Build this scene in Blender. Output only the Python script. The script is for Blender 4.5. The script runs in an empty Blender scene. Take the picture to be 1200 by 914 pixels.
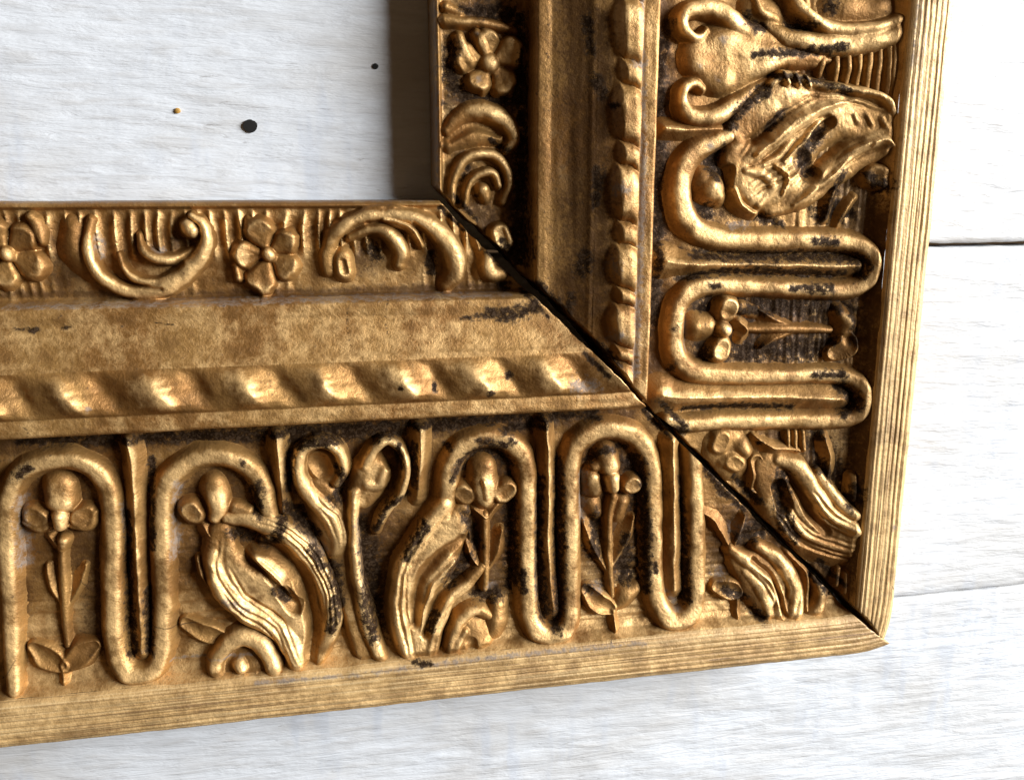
import bpy, math
import numpy as np
from mathutils import Matrix, Vector

# ------------------------------------------------------------------ units
S = 0.00025            # one modelling unit = 0.25 mm
scene = bpy.context.scene
col = scene.collection

# ------------------------------------------------------------------ camera
CAM = np.array([-106.72, 17.62, 909.74])
RV = np.array([-0.224114, -0.197825, -0.022719])
FOC = 1066.47          # focal length in pixels of a 1200 px wide picture
PC = np.array([600.0, 457.0])

def rotmat(r):
    th = np.linalg.norm(r); k = r / th
    K = np.array([[0, -k[2], k[1]], [k[2], 0, -k[0]], [-k[1], k[0], 0]])
    return np.eye(3) + math.sin(th) * K + (1 - math.cos(th)) * K @ K
ROT = rotmat(RV)
cam_data = bpy.data.cameras.new("camera")
cam = bpy.data.objects.new("camera", cam_data); col.objects.link(cam)
M = Matrix([list(map(float, ROT[i])) + [0.0] for i in range(3)] + [[0, 0, 0, 1]])
cam.matrix_world = Matrix.Translation(Vector([float(c) * S for c in CAM])) @ M
cam_data.sensor_fit = 'HORIZONTAL'; cam_data.sensor_width = 36.0
cam_data.lens = FOC / 1200 * 36.0
cam_data.clip_start = 0.01; cam_data.clip_end = 20.0
scene.camera = cam
scene.render.resolution_x = 1024; scene.render.resolution_y = 779

# ------------------------------------------------------------------ light
world = bpy.data.worlds.new("World"); scene.world = world; world.use_nodes = True
bg = world.node_tree.nodes["Background"]
bg.inputs[0].default_value = (1.0, 0.62, 0.33, 1); bg.inputs[1].default_value = 0.07

def area(name, az, el, dist, sx, sy, power, color, target=(150, -100, 0)):
    d = bpy.data.lights.new(name, 'AREA'); d.shape = 'RECTANGLE'
    d.size = sx; d.size_y = sy; d.energy = power; d.color = color
    o = bpy.data.objects.new(name, d); col.objects.link(o)
    a, e = math.radians(az), math.radians(el)
    dirv = Vector((math.cos(a) * math.cos(e), math.sin(a) * math.cos(e), math.sin(e)))
    o.location = Vector([c * S for c in target]) + dirv * dist
    ax = Vector((0, 0, 1)).cross(dirv).normalized(); ay = dirv.cross(ax)      # size lies level, size_y stands up
    o.rotation_euler = Matrix((ax, ay, dirv)).transposed().to_euler()
    return o
area("window_light", 16, 27, 2.10, 0.60, 1.65, 142.0, (0.96, 0.98, 1.0))

scene.view_settings.view_transform = 'Standard'
scene.view_settings.look = 'None'
scene.view_settings.exposure = 0.06
scene.view_settings.gamma = 1.0
scene.view_settings.use_curve_mapping = False
scene.cycles.use_denoising = True
scene.cycles.max_bounces = 2; scene.cycles.diffuse_bounces = 1; scene.cycles.glossy_bounces = 1

# ------------------------------------------------------------------ noise
def _hash(ix, iy, seed):
    h = (ix.astype(np.int64) * 374761393 + iy.astype(np.int64) * 668265263 + seed * 1442695041) & 0xFFFFFFFF
    h = ((h ^ (h >> 13)) * 1274126177) & 0xFFFFFFFF
    h = h ^ (h >> 16)
    return (h & 0xFFFF) / 65535.0

def vnoise(x, y, seed=0):
    x = np.asarray(x, float); y = np.asarray(y, float)
    ix = np.floor(x); iy = np.floor(y); fx = x - ix; fy = y - iy
    fx = fx * fx * (3 - 2 * fx); fy = fy * fy * (3 - 2 * fy)
    a = _hash(ix, iy, seed); b = _hash(ix + 1, iy, seed); c = _hash(ix, iy + 1, seed); d = _hash(ix + 1, iy + 1, seed)
    return (a * (1 - fx) + b * fx) * (1 - fy) + (c * (1 - fx) + d * fx) * fy - 0.5

def fbm(x, y, seed=0, octs=3):
    r = 0; amp = 1.0
    for o in range(octs):
        r = r + amp * vnoise(x * 2 ** o, y * 2 ** o, seed + o * 17); amp *= 0.5
    return r

# ------------------------------------------------------------------ the moulding's profile (v = distance from the sight edge, z = height)
PV = np.array([0, 1.5, 4.8, 7, 88, 91, 92.3, 95, 102, 108, 125, 141, 144.5, 148, 158, 172, 182, 188, 190.5, 193, 204, 206.5, 208, 211, 216, 300, 400, 435, 455, 463, 470.5, 476, 503, 513, 518.5, 520.5])
PZ = np.array([0, 4.5, 8.5, 2, -2, -2, 31, 33.5, 34.5, 34, 38.5, 45, 47.5, 47.8, 51.5, 56, 57, 55, 52, 53.5, 54.5, 53.5, 50, 21, 17, 14, 16, 19, 23, 27, 43, 46.5, 47, 46, 43, 36])
WALLZ = -40.0
_DV = np.arange(-2, 530, 0.2); _DZ = np.interp(_DV, PV, PZ); _kr = np.exp(-0.5 * (np.arange(-20, 21) * 0.2 / 1.1) ** 2); _kr /= _kr.sum()
_DS = np.convolve(np.pad(_DZ, 20, mode='edge'), _kr, 'valid')      # worn, slightly rounded arrises
def bed(v):
    return np.interp(v, _DV, _DS)
GB = (np.array([0, 60, 100, 150, 200, 300, 450, 520.5]), np.array([-2.0, 1.0, 0.6, 0.2, 0.6, -1, -0.5, -1.5]))
GS = (np.array([0, 60, 92, 120, 150, 185, 215, 260, 300, 450, 520.5]), np.array([13, 15, 13, 16, 18, 9, 5, 9, 11, 12, 11]))
def mitre_b(v):      # where the bottom rail ends (x), its ragged saw cut
    return v - np.interp(v, *GB) + 2.6 * vnoise(v / 11.0, v * 0 + 3.3, 5) + 1.5 * vnoise(v / 3.5, v * 0, 6)
def mitre_s(v):      # where the right stile ends (y)
    return -v + np.interp(v, *GS) + 3.6 * vnoise(v / 10.0, v * 0 + 1.1, 8) + 1.8 * vnoise(v / 3.5, v * 0, 9)
def lattice_xy(rail, t, v):
    vv = v - 8.0 * np.clip((46 - t) / 46, 0, 1) ** 2 * np.clip((v - 488) / 30, 0, 1)   # the outer tip is rounded off
    wob = 0.7 * vnoise(t / 60.0, v * 0 + 2, 3) - np.clip((v - 500) / 16, 0, 1) * (1.2 * np.clip(fbm(t / 26, v * 0 + 4, 13, 3) - 0.15, 0, 1) + 0.3 * vnoise(t / 9, v * 0, 14))
    if rail == 'b':
        return mitre_b(v) - t, -(vv + wob)
    return vv + wob, mitre_s(v) + t

# ------------------------------------------------------------------ a picture point to a point on the frame
def ray_at(px, py, z):
    d = ROT @ np.array([(px - PC[0]) / FOC, -(py - PC[1]) / FOC, -1.0])
    k = (z - CAM[2]) / d[2]
    return CAM + k * d
def on_frame(px, py, rail, dz=6.0):
    z = 30.0
    for _ in range(12):
        p = ray_at(px, py, z)
        v = -p[1] if rail == 'b' else p[0]
        z = 0.5 * z + 0.5 * (float(bed(np.clip(v, 2, 519))) + dz)
    return p[0], p[1]
def unit_per_px(px, py, rail):
    a = on_frame(px, py, rail); p = np.array([a[0], a[1], 30.0]) - CAM
    return abs((ROT.T @ p)[2]) / FOC

def catmull(P, n=7):
    P = np.asarray(P, float)
    if len(P) < 3:
        t = np.linspace(0, 1, n + 1)[:, None]
        return P[0] * (1 - t) + P[-1] * t if len(P) == 2 else np.vstack([P, P + 1e-3])
    Q = np.vstack([2 * P[0] - P[1], P, 2 * P[-1] - P[-2]])
    out = []
    for i in range(1, len(Q) - 2):
        p0, p1, p2, p3 = Q[i - 1:i + 3]
        for t in np.linspace(0, 1, n, endpoint=False):
            out.append(0.5 * ((2 * p1) + (-p0 + p2) * t + (2 * p0 - 5 * p1 + 4 * p2 - p3) * t * t + (-p0 + 3 * p1 - 3 * p2 + p3) * t ** 3))
    out.append(Q[-2])
    return np.array(out)

def stroke_dist(path, X, Y):
    """distance to a polyline (columns x, y, r, h): returns q = d / r, r, h and the signed side"""
    best = np.full(X.shape, 1e18); R = np.ones(X.shape); H = np.zeros(X.shape); SD = np.zeros(X.shape); D = np.full(X.shape, 1e9); U = np.zeros(X.shape)
    n = len(path) - 1
    for i in range(n):
        ax, ay, ar, ah = path[i]; bx, by, br, bh = path[i + 1]
        dx, dy = bx - ax, by - ay; L2 = dx * dx + dy * dy + 1e-9
        t = np.clip(((X - ax) * dx + (Y - ay) * dy) / L2, 0, 1)
        ex = X - ax - t * dx; ey = Y - ay - t * dy
        d = np.sqrt(ex * ex + ey * ey); r = ar + (br - ar) * t
        q = d / r
        m = q < best
        best = np.where(m, q, best); R = np.where(m, r, R); H = np.where(m, ah + (bh - ah) * t, H)
        SD = np.where(m, np.sign(dx * ey - dy * ex), SD); D = np.where(m, d, D); U = np.where(m, (i + t) / n, U)
    return best, R, H, SD, D, U

def section(kind, q, R, H, side):
    qi = np.clip(q, 0, 1)
    if kind == 'round':
        h = H * (1 - qi ** 2.6) ** 0.8
    elif kind == 'band':
        h = H * (1 - qi ** 3.0) ** 0.95
    elif kind == 'dome':
        h = H * (1 - qi ** 2)
    elif kind == 'ridge':
        h = H * (1 - qi) ** 0.9
    elif kind == 'hollow':        # a leaf with raised rims and a gutter
        h = H * np.where(qi < 0.66, 0.66 + 0.34 * (qi / 0.66) ** 2, 1 - ((qi - 0.66) / 0.34) ** 2)
    elif kind == 'cup':           # a deeper gutter
        h = H * np.where(qi < 0.5, 0.90 + 0.10 * (qi / 0.5) ** 2, 1 - ((qi - 0.5) / 0.5) ** 2)
    elif kind == 'left' or kind == 'right':      # a blade, steep on one side and slow on the other
        s = side if kind == 'left' else -side
        qq = np.clip((qi * s + 1) / 2, 0, 1)
        h = H * np.where(qq < 0.68, (qq / 0.68) ** 1.1, (np.clip(1 - qq, 0, 1) / 0.32) ** 0.7)
    else:                          # flat
        h = H * (1 - qi ** 5)
    return np.where(q > 1, -(q - 1) * R * 1.6, h)

def sstep(a, b, x):
    t = np.clip((x - a) / (b - a), 0, 1); return t * t * (3 - 2 * t)
def smax(a, b, k):
    h = np.clip(0.5 + 0.5 * (a - b) / k, 0, 1)
    return b + (a - b) * h + k * h * (1 - h)

def K(kind, *pts, h=None, k=2.9, dz=8.0):
    return (kind, pts, h, k, dz)

def px_path(st, rail):
    kind, pts, h, k, dz = st
    rows = []
    for p in pts:
        x, y = on_frame(p[0], p[1], rail, dz)
        s = unit_per_px(p[0], p[1], rail)
        rows.append((x, y, p[2] * s * (1.2 if p[0] > 770 or p[1] > 500 else 1.08), p[3] if len(p) > 3 else h))
    return catmull(rows)

# ------------------------------------------------------------------ stains and painted shade: dark bole, grey where the leaf has gone, shadows as dark strokes
STAINS_SHADE = {'b': [], 's': [], 'bg': [], 'sg': []}      # 'bg' and 'sg': on the sunk grounds only
def stain_shade(key, kind, *pts):
    rail = key[0]
    STAINS_SHADE[key].append((kind, px_path(K('flat', *[(p[0], p[1], p[2], 1.0) for p in pts]), rail)))

def stain_shade_values(rail, X, Y, ground=False):
    out = {'dark': np.zeros(X.shape), 'grey': np.zeros(X.shape), 'umber': np.zeros(X.shape), 'crack': np.zeros(X.shape)}
    for kind, path in STAINS_SHADE[rail] + (STAINS_SHADE[rail + 'g'] if ground else []):
        pad = path[:, 2].max() * 2.0
        m = (X > path[:, 0].min() - pad) & (X < path[:, 0].max() + pad) & (Y > path[:, 1].min() - pad) & (Y < path[:, 1].max() + pad)
        if not m.any(): continue
        q = stroke_dist(path, X[m], Y[m])[0]
        out[kind][m] = np.maximum(out[kind][m], np.clip((1.9 - q) / 1.6, 0, 1))
    return out

# ------------------------------------------------------------------ mesh building
def link(me, name, mat, parent):
    o = bpy.data.objects.new(name, me); col.objects.link(o)
    if mat: me.materials.append(mat)
    o.parent = parent
    return o

def grid_mesh(name, X, Y, Z, mask, mat, parent, attrs=None, smooth=True):
    n, m = X.shape
    idx = np.full(X.shape, -1, np.int64)
    f = mask[:-1, :-1] & mask[1:, :-1] & mask[1:, 1:] & mask[:-1, 1:]
    use = np.zeros(X.shape, bool)
    use[:-1, :-1] |= f; use[1:, :-1] |= f; use[1:, 1:] |= f; use[:-1, 1:] |= f
    idx[use] = np.arange(use.sum())
    a = idx[:-1, :-1][f]; b = idx[1:, :-1][f]; c = idx[1:, 1:][f]; d = idx[:-1, 1:][f]
    V = np.stack([X[use], Y[use], Z[use]], 1) * S
    F = np.stack([a, b, c, d], 1)
    if len(F) == 0:
        raise ValueError("empty " + name)
    p0 = V[F[:, 0]]; nz = np.cross(V[F[:, 1]] - p0, V[F[:, 3]] - p0)[:, 2].sum()
    if nz < 0: F = F[:, ::-1]
    me = bpy.data.meshes.new(name)
    me.vertices.add(len(V)); me.vertices.foreach_set("co", V.astype(np.float32).ravel())
    me.loops.add(F.size); me.loops.foreach_set("vertex_index", F.astype(np.int32).ravel())
    me.polygons.add(len(F)); me.polygons.foreach_set("loop_start", (np.arange(len(F)) * 4).astype(np.int32))
    try: me.polygons.foreach_set("loop_total", np.full(len(F), 4, np.int32))
    except Exception: pass
    me.polygons.foreach_set("use_smooth", np.full(len(F), smooth, bool))
    me.update(calc_edges=True); me.validate()
    for k, arr in (attrs or {}).items():
        at = me.attributes.new(k, 'FLOAT', 'POINT'); at.data.foreach_set("value", arr[use].astype(np.float32).ravel())
    return link(me, name, mat, parent)

def surface_noise(X, Y, amt=1.0):
    return amt * (0.9 * fbm(X / 22, Y / 22, 11, 2) + 0.4 * fbm(X / 6.5, Y / 6.5, 23, 2))

def ops_height(ops, rail, X, Y, base, hs=1.0, hv=0.0):
    """apply carve and add strokes to a height array"""
    for st in ops:
        kind = st[0]; carve = kind.startswith('-'); kd = kind.lstrip('-')
        if kind == 'rosette':
            cx, cy, RR, HH = st[1][0]; n, phs = st[2]
            x0, y0 = on_frame(cx, cy, rail, st[4]); RR = RR * unit_per_px(cx, cy, rail)
            m = (np.abs(X - x0) < RR * 1.3) & (np.abs(Y - y0) < RR * 1.3)
            if not m.any(): continue
            dx, dy = X[m] - x0, Y[m] - y0; rho = np.hypot(dx, dy); th = (np.arctan2(dy, dx) - phs) / (2 * np.pi) * n
            pi_ = np.floor(th + 0.5); da = (th - pi_) * 2; pid = np.mod(pi_, n)
            jr = _hash(pid, pid * 0 + int(cx) + 99, 7); jh = _hash(pid, pid * 0 + int(cy) + 99, 8)
            Re = RR * (0.86 + 0.26 * jr) * (1 - 0.30 * np.abs(da) ** 2.2) * (1 + 0.10 * vnoise(dx / 6, dy / 6, 33))
            qq = rho / Re
            hh = HH * (0.8 + 0.4 * jh) * np.where(qq < 0.78, 0.62 + 0.38 * (np.clip(qq, 0, 1) / 0.78) ** 2, 1 - (np.clip(qq - 0.78, 0, 0.22) / 0.22) ** 2)
            hh = hh * (1 - 0.75 * np.abs(da) ** 5) + 1.2 * vnoise(th * 2.2, qq * 2, 44)
            hh = np.where(qq > 1, -(qq - 1) * Re * 1.5, hh) * np.where(qq > 1, 1, hs)
            base[m] = smax(base[m], hh, 1.5)
            continue
        path = px_path(st, rail); pad = path[:, 2].max() * 1.6 + 2
        m = (X > path[:, 0].min() - pad) & (X < path[:, 0].max() + pad) & (Y > path[:, 1].min() - pad) & (Y < path[:, 1].max() + pad)
        if not m.any(): continue
        q, R, H, side, D, U = stroke_dist(path, X[m], Y[m])
        hh = section(kd, q, R, H * hs * (1 + hv * fbm(X[m] / 26, Y[m] / 26, 611, 2)), side)
        if carve:
            base[m] = base[m] - 0.8 * np.maximum(hh, 0)
        else:
            base[m] = smax(base[m], hh, st[3])
    return base

def relief(name, rail, ops, mat=None, step=1.0, rough=1.0, label=None):
    """one carved motif: a patch of the frame's own surface raised by its strokes"""
    paths = [px_path(s if s[0] != 'rosette' else K('dome', s[1][0], (s[1][0][0] + 1, *s[1][0][1:])), rail) for s in ops if not s[0].startswith('-')]
    A = np.vstack(paths); pad = A[:, 2].max() + 4
    x0, x1 = A[:, 0].min() - pad, A[:, 0].max() + pad
    y0, y1 = A[:, 1].min() - pad, A[:, 1].max() + pad
    if rail == 'b':
        v0, v1 = -y1, -y0; t0 = v0 - x1 - 6; t1 = v1 - x0 + 6
    else:
        v0, v1 = x0, x1; t0 = y0 + v0 - 22; t1 = y1 + v1 + 6
    v0 = max(v0, 1); v1 = min(v1, 519); t0 = max(0.0, t0)
    T, V = np.meshgrid(np.arange(t0, t1 + step, step), np.arange(v0, v1 + step, step), indexing='ij')
    X, Y = lattice_xy(rail, T, V)
    hs = 1.4 if V.mean() > 205 else (1.0 if V.mean() > 120 else 1.25)
    wa = 1.1 if name in ('strapwork_band', 'flute', 'dart_rib', 'stem') else 1.8
    Xw = X + wa * fbm(X / 14, Y / 14, 301, 2); Yw = Y + wa * fbm(X / 14, Y / 14, 401, 2)
    h = ops_height(ops, rail, Xw, Yw, np.full(X.shape, -50.0), hs, 0.16 if 'band' in name else 0.25)
    hraw = h; h = 0.5 * (h + np.sqrt(h * h + 3.5)) - 0.6 - 0.5 * np.clip(-h - 0.4, 0, 6)
    bv = bed(np.minimum(V, 462.0))
    Z = bv + h + np.where(h > -1, surface_noise(X, Y, rough) * np.clip((h + 1) / 4, 0, 1), 0)
    mask = hraw > -6.0
    Z = np.maximum(Z, bv - 4)
    att = stain_shade_values(rail, X, Y); att['rub_lit'] = sstep(0.40, 1.0, h / (hs * 12.5)); att['nb'] = fbm(X / 60, Y / 60, 501, 3); att['nm'] = fbm(X / 15, Y / 15, 511, 4)
    o = grid_mesh(name, X, Y, Z, mask, mat or GILT, RAIL[rail], att)
    if label: o["label"] = label
    return o

# ------------------------------------------------------------------ materials
def nodes_of(name):
    m = bpy.data.materials.new(name); m.use_nodes = True
    nt = m.node_tree; nt.nodes.clear()
    out = nt.nodes.new('ShaderNodeOutputMaterial'); b = nt.nodes.new('ShaderNodeBsdfPrincipled')
    nt.links.new(b.outputs[0], out.inputs[0])
    return m, nt, b
class NT:
    def __init__(s, nt):
        s.nt = nt; tc = nt.nodes.new('ShaderNodeTexCoord'); s.co = tc.outputs['Object']
    def set(s, sock, v):
        if hasattr(v, 'is_linked') or isinstance(v, bpy.types.NodeSocket): s.nt.links.new(v, sock)
        else: sock.default_value = v
    def mapping(s, scale, rot=(0, 0, 0), loc=(0, 0, 0)):
        n = s.nt.nodes.new('ShaderNodeMapping'); s.nt.links.new(s.co, n.inputs[0])
        n.inputs['Scale'].default_value = scale; n.inputs['Rotation'].default_value = rot; n.inputs['Location'].default_value = loc
        return n.outputs[0]
    def noise(s, vec, scale, detail=3, rough=0.55, dist=0.0):
        n = s.nt.nodes.new('ShaderNodeTexNoise'); s.nt.links.new(vec, n.inputs['Vector'])
        n.inputs['Scale'].default_value = scale; n.inputs['Detail'].default_value = detail
        n.inputs['Roughness'].default_value = rough; n.inputs['Distortion'].default_value = dist
        return n.outputs[0]
    def vor(s, vec, scale, feature='DISTANCE_TO_EDGE'):
        n = s.nt.nodes.new('ShaderNodeTexVoronoi'); n.feature = feature; s.nt.links.new(vec, n.inputs['Vector'])
        n.inputs['Scale'].default_value = scale
        return n.outputs['Distance']
    def ramp(s, fac, lo, hi, a=0.0, b=1.0, smooth=True):
        n = s.nt.nodes.new('ShaderNodeMapRange'); n.interpolation_type = 'SMOOTHSTEP' if smooth else 'LINEAR'
        s.set(n.inputs['Value'], fac); n.inputs['From Min'].default_value = lo; n.inputs['From Max'].default_value = hi
        n.inputs['To Min'].default_value = a; n.inputs['To Max'].default_value = b
        return n.outputs[0]
    def math(s, op, a, b=0.0):
        n = s.nt.nodes.new('ShaderNodeMath'); n.operation = op; s.set(n.inputs[0], a); s.set(n.inputs[1], b)
        return n.outputs[0]
    def mix(s, fac, a, b):
        n = s.nt.nodes.new('ShaderNodeMix'); n.data_type = 'RGBA'; s.set(n.inputs[0], fac)
        for sock, v in ((n.inputs[6], a), (n.inputs[7], b)):
            if isinstance(v, tuple): sock.default_value = (*v, 1)
            else: s.nt.links.new(v, sock)
        return n.outputs[2]
    def attr(s, name):
        n = s.nt.nodes.new('ShaderNodeAttribute'); n.attribute_name = name
        return n.outputs['Fac']
    def bump(s, height, strength, dist, prev=None):
        n = s.nt.nodes.new('ShaderNodeBump'); n.inputs['Strength'].default_value = strength; n.inputs['Distance'].default_value = dist
        s.nt.links.new(height, n.inputs['Height'])
        if prev: s.nt.links.new(prev, n.inputs['Normal'])
        return n.outputs[0]

U = 1 / S     # node scales are per metre: U / n gives features n units across
def make_gilt(name, along=None, light=0.0, woody=0.0):
    m, nt, b = nodes_of(name); g = NT(nt)
    co = g.co
    big = g.attr('nb'); mid = g.attr('nm'); fine = g.noise(co, U / 3.0, 2, 0.6); nz = g.noise(co, U / 6, 5, 0.75)
    gold = g.mix(g.ramp(big, -0.3, 0.3), (0.255, 0.119, 0.029), (0.36, 0.193, 0.057))
    rub_lit = g.ramp(g.math('ADD', g.attr('rub_lit'), g.math('ADD', g.math('MULTIPLY', mid, -0.45), g.math('MULTIPLY', g.math('SUBTRACT', nz, 0.5), 1.0))), 0.25, 0.95)
    gold = g.mix(rub_lit, gold, (0.73, 0.468, 0.195))
    gold = g.mix(g.ramp(mid, 0.1, 0.5, 0, 0.5), gold, (0.18, 0.088, 0.024))
    gold = g.mix(g.ramp(fine, 0.54, 0.72, 0, 0.45), gold, (0.15, 0.072, 0.02))
    if light: gold = g.mix(light, gold, (0.70, 0.50, 0.24))
    metal = 0.58
    if woody:
        sc = (U / 260, U / 2.2, U / 2.2) if along == 'x' else (U / 2.2, U / 260, U / 2.2)
        gr = g.noise(g.mapping(sc), 1.0, 3, 0.6, 0.3)
        gold = g.mix(g.ramp(gr, 0.48, 0.36, 0, 0.4), gold, (0.74, 0.56, 0.30))
        gold = g.mix(g.ramp(gr, 0.56, 0.68, 0, 0.75), gold, (0.17, 0.095, 0.04))
        metal = 0.2
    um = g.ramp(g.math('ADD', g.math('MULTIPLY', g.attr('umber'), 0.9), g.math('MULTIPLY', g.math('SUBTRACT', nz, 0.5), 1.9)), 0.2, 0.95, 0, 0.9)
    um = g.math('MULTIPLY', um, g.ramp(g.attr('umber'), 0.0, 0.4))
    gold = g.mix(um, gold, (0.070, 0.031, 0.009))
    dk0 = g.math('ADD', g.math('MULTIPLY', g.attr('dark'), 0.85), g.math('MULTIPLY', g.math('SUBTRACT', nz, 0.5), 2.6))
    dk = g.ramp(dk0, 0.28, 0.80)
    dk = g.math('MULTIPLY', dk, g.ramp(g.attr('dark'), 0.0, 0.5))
    gy = g.ramp(g.math('ADD', g.attr('grey'), g.math('MULTIPLY', g.math('SUBTRACT', nz, 0.5), 2.6)), 0.5, 1.3)
    gy = g.math('MULTIPLY', g.math('MULTIPLY', gy, 0.85), g.ramp(g.attr('grey'), 0.0, 0.15))
    speck = g.math('MULTIPLY', g.ramp(nz, 0.63, 0.69), g.ramp(mid, -0.1, 0.2, 0, 0.8))
    dk = g.math('MAXIMUM', dk, speck)
    dk = g.math('MAXIMUM', dk, g.math('MULTIPLY', g.ramp(g.math('ADD', g.attr('crack'), g.math('SUBTRACT', nz, 0.5)), 0.25, 0.7), 0.7))
    c = g.mix(gy, gold, (0.215, 0.175, 0.145)); c = g.mix(dk, c, g.mix(g.ramp(fine, 0.48, 0.62), (0.018, 0.009, 0.004), (0.055, 0.033, 0.018)))
    nt.links.new(c, b.inputs['Base Color'])
    anyst = g.math('MAXIMUM', g.math('MAXIMUM', dk, gy), g.math('MULTIPLY', um, 0.75))
    nt.links.new(g.math('MULTIPLY', g.math('SUBTRACT', 1.0, anyst), metal), b.inputs['Metallic'])
    nt.links.new(g.math('SUBTRACT', 0.5, g.math('MULTIPLY', anyst, 0.46)), b.inputs['Specular IOR Level'])
    nt.links.new(g.ramp(nz, 0.3, 0.7, 0.42, 0.66), b.inputs['Roughness'])
    hgt = g.math('ADD', g.math('MULTIPLY', fine, 0.6), g.math('MULTIPLY', nz, 0.8))
    if woody: hgt = g.math('SUBTRACT', hgt, g.math('MULTIPLY', gr, 1.2))
    nt.links.new(g.bump(hgt, 0.6, 1.0 * S), b.inputs['Normal'])
    return m
GILT = make_gilt("old_gilding")
GILT_EDGE_X = make_gilt("gilded_pine_grain_x", 'x', 0.25, 1.0)
GILT_EDGE_Y = make_gilt("gilded_pine_grain_y", 'y', 0.25, 1.0)

def make_white():
    m, nt, b = nodes_of("white_paint_on_boards"); g = NT(nt)
    a = g.noise(g.mapping((U / 62, U / 10, U / 10), rot=(0, 0, 0.12)), 1.0, 4, 0.60, 0.35)
    d = g.noise(g.mapping((U / 22, U / 120, U / 22), rot=(0, 0, -0.5)), 1.0, 2, 0.5, 0.3)
    big = g.noise(g.co, U / 170, 2)
    c = g.mix(g.ramp(a, 0.46, 0.74, 0, 0.5), (0.68, 0.705, 0.735), (0.49, 0.475, 0.455))
    sp = g.noise(g.mapping((U / 30, U / 5, U / 5), rot=(0, 0, 0.16), loc=(5, 2, 0)), 1.0, 4, 0.7, 0.4)
    c = g.mix(g.math('MULTIPLY', g.ramp(sp, 0.60, 0.72), g.ramp(big, 0.45, 0.62, 0.0, 0.6)), c, (0.22, 0.20, 0.185))
    mot = g.noise(g.mapping((U / 240, U / 90, U / 90), loc=(1, 4, 0)), 1.0, 4, 0.6)
    c = g.mix(g.ramp(mot, 0.40, 0.66, 0, 0.65), c, (0.56, 0.545, 0.52))
    c = g.mix(g.math('MULTIPLY', g.ramp(d, 0.50, 0.68, 0, 0.35), g.ramp(big, 0.46, 0.6)), c, (0.46, 0.51, 0.60))
    nt.links.new(c, b.inputs['Base Color']); b.inputs['Roughness'].default_value = 0.5
    hgt = g.math('ADD', g.math('SUBTRACT', a, g.math('MULTIPLY', sp, 0.35)), g.math('MULTIPLY', d, 0.12))
    nt.links.new(g.bump(hgt, 0.8, 3.0 * S), b.inputs['Normal'])
    return m
WHITE = make_white()
def plain(name, colr, rough, metal=0.0):
    m, nt, b = nodes_of(name); g = NT(nt)
    nz = g.noise(g.mapping((1, 1, 1)), U / 4, 3)
    c = g.mix(g.ramp(nz, 0.3, 0.7), tuple(x * 0.7 for x in colr), tuple(min(1, x * 1.25) for x in colr))
    nt.links.new(c, b.inputs['Base Color']); b.inputs['Roughness'].default_value = rough; b.inputs['Metallic'].default_value = metal
    return m
HOLE_SHADE = plain("nail_hole_shade_black", (0.005, 0.004, 0.003), 0.9)  # near-black colour for the inside of the nail holes
RAWWOOD = plain("raw_sawn_wood", (0.10, 0.055, 0.025), 0.85)
FLAKE = plain("ochre_paint_fleck", (0.55, 0.30, 0.06), 0.6)

# ------------------------------------------------------------------ the white boards
backdrop = bpy.data.objects.new("backdrop", None); col.objects.link(backdrop)
backdrop["kind"] = "structure"; backdrop["label"] = "white painted wooden boards lying under the gilt frame"
seam1 = float(ray_at(1150, 287, WALLZ)[1]); seam2 = float(ray_at(1130, 693, WALLZ)[1])
seam0 = seam1 + (seam1 - seam2) * 1.05; seam3 = seam2 - (seam1 - seam2) * 1.0
def plank(y0, y1, g0, g1, seed):
    step = 2.9
    xs = np.arange(-1500, 1500, step); ys = np.arange(y0 + g0, y1 - g1 + 0.01, step)
    ys[-1] = y1 - g1
    X, Y = np.meshgrid(xs, ys, indexing='ij')
    Yw = Y + 0.0
    edge = np.minimum(Y - ys[0], ys[-1] - Y)
    Z = WALLZ + 2.2 * fbm(X / 130, Y / 34, seed, 3) + 0.9 * fbm(X / 36 + Y / 60, Y / 9 - X / 160, seed + 5, 2) - 4.0 * np.exp(-edge / 2.5)
    jag = 1.6 * fbm(X / 25, X * 0 + seed, seed + 9, 3)
    Yw[:, 0] += jag[:, 0]; Yw[:, -1] += jag[:, -1]
    top = Z.copy()
    Xs = np.concatenate([X[:, :1], X, X[:, -1:]], 1); Ys = np.concatenate([Yw[:, :1], Yw, Yw[:, -1:]], 1)
    Zs = np.concatenate([top[:, :1] - 45, top, top[:, -1:] - 45], 1)
    return grid_mesh("plank", Xs, Ys, Zs, np.ones(Xs.shape, bool), WHITE, backdrop)
PL = [plank(seam0, seam0 + 420, 1.0, 1, 90), plank(seam1, seam0, 2.6, 1.0, 40), plank(seam2, seam1, 0.35, 2.8, 60), plank(seam3, seam2, 1.0, 0.35, 75)]

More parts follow.
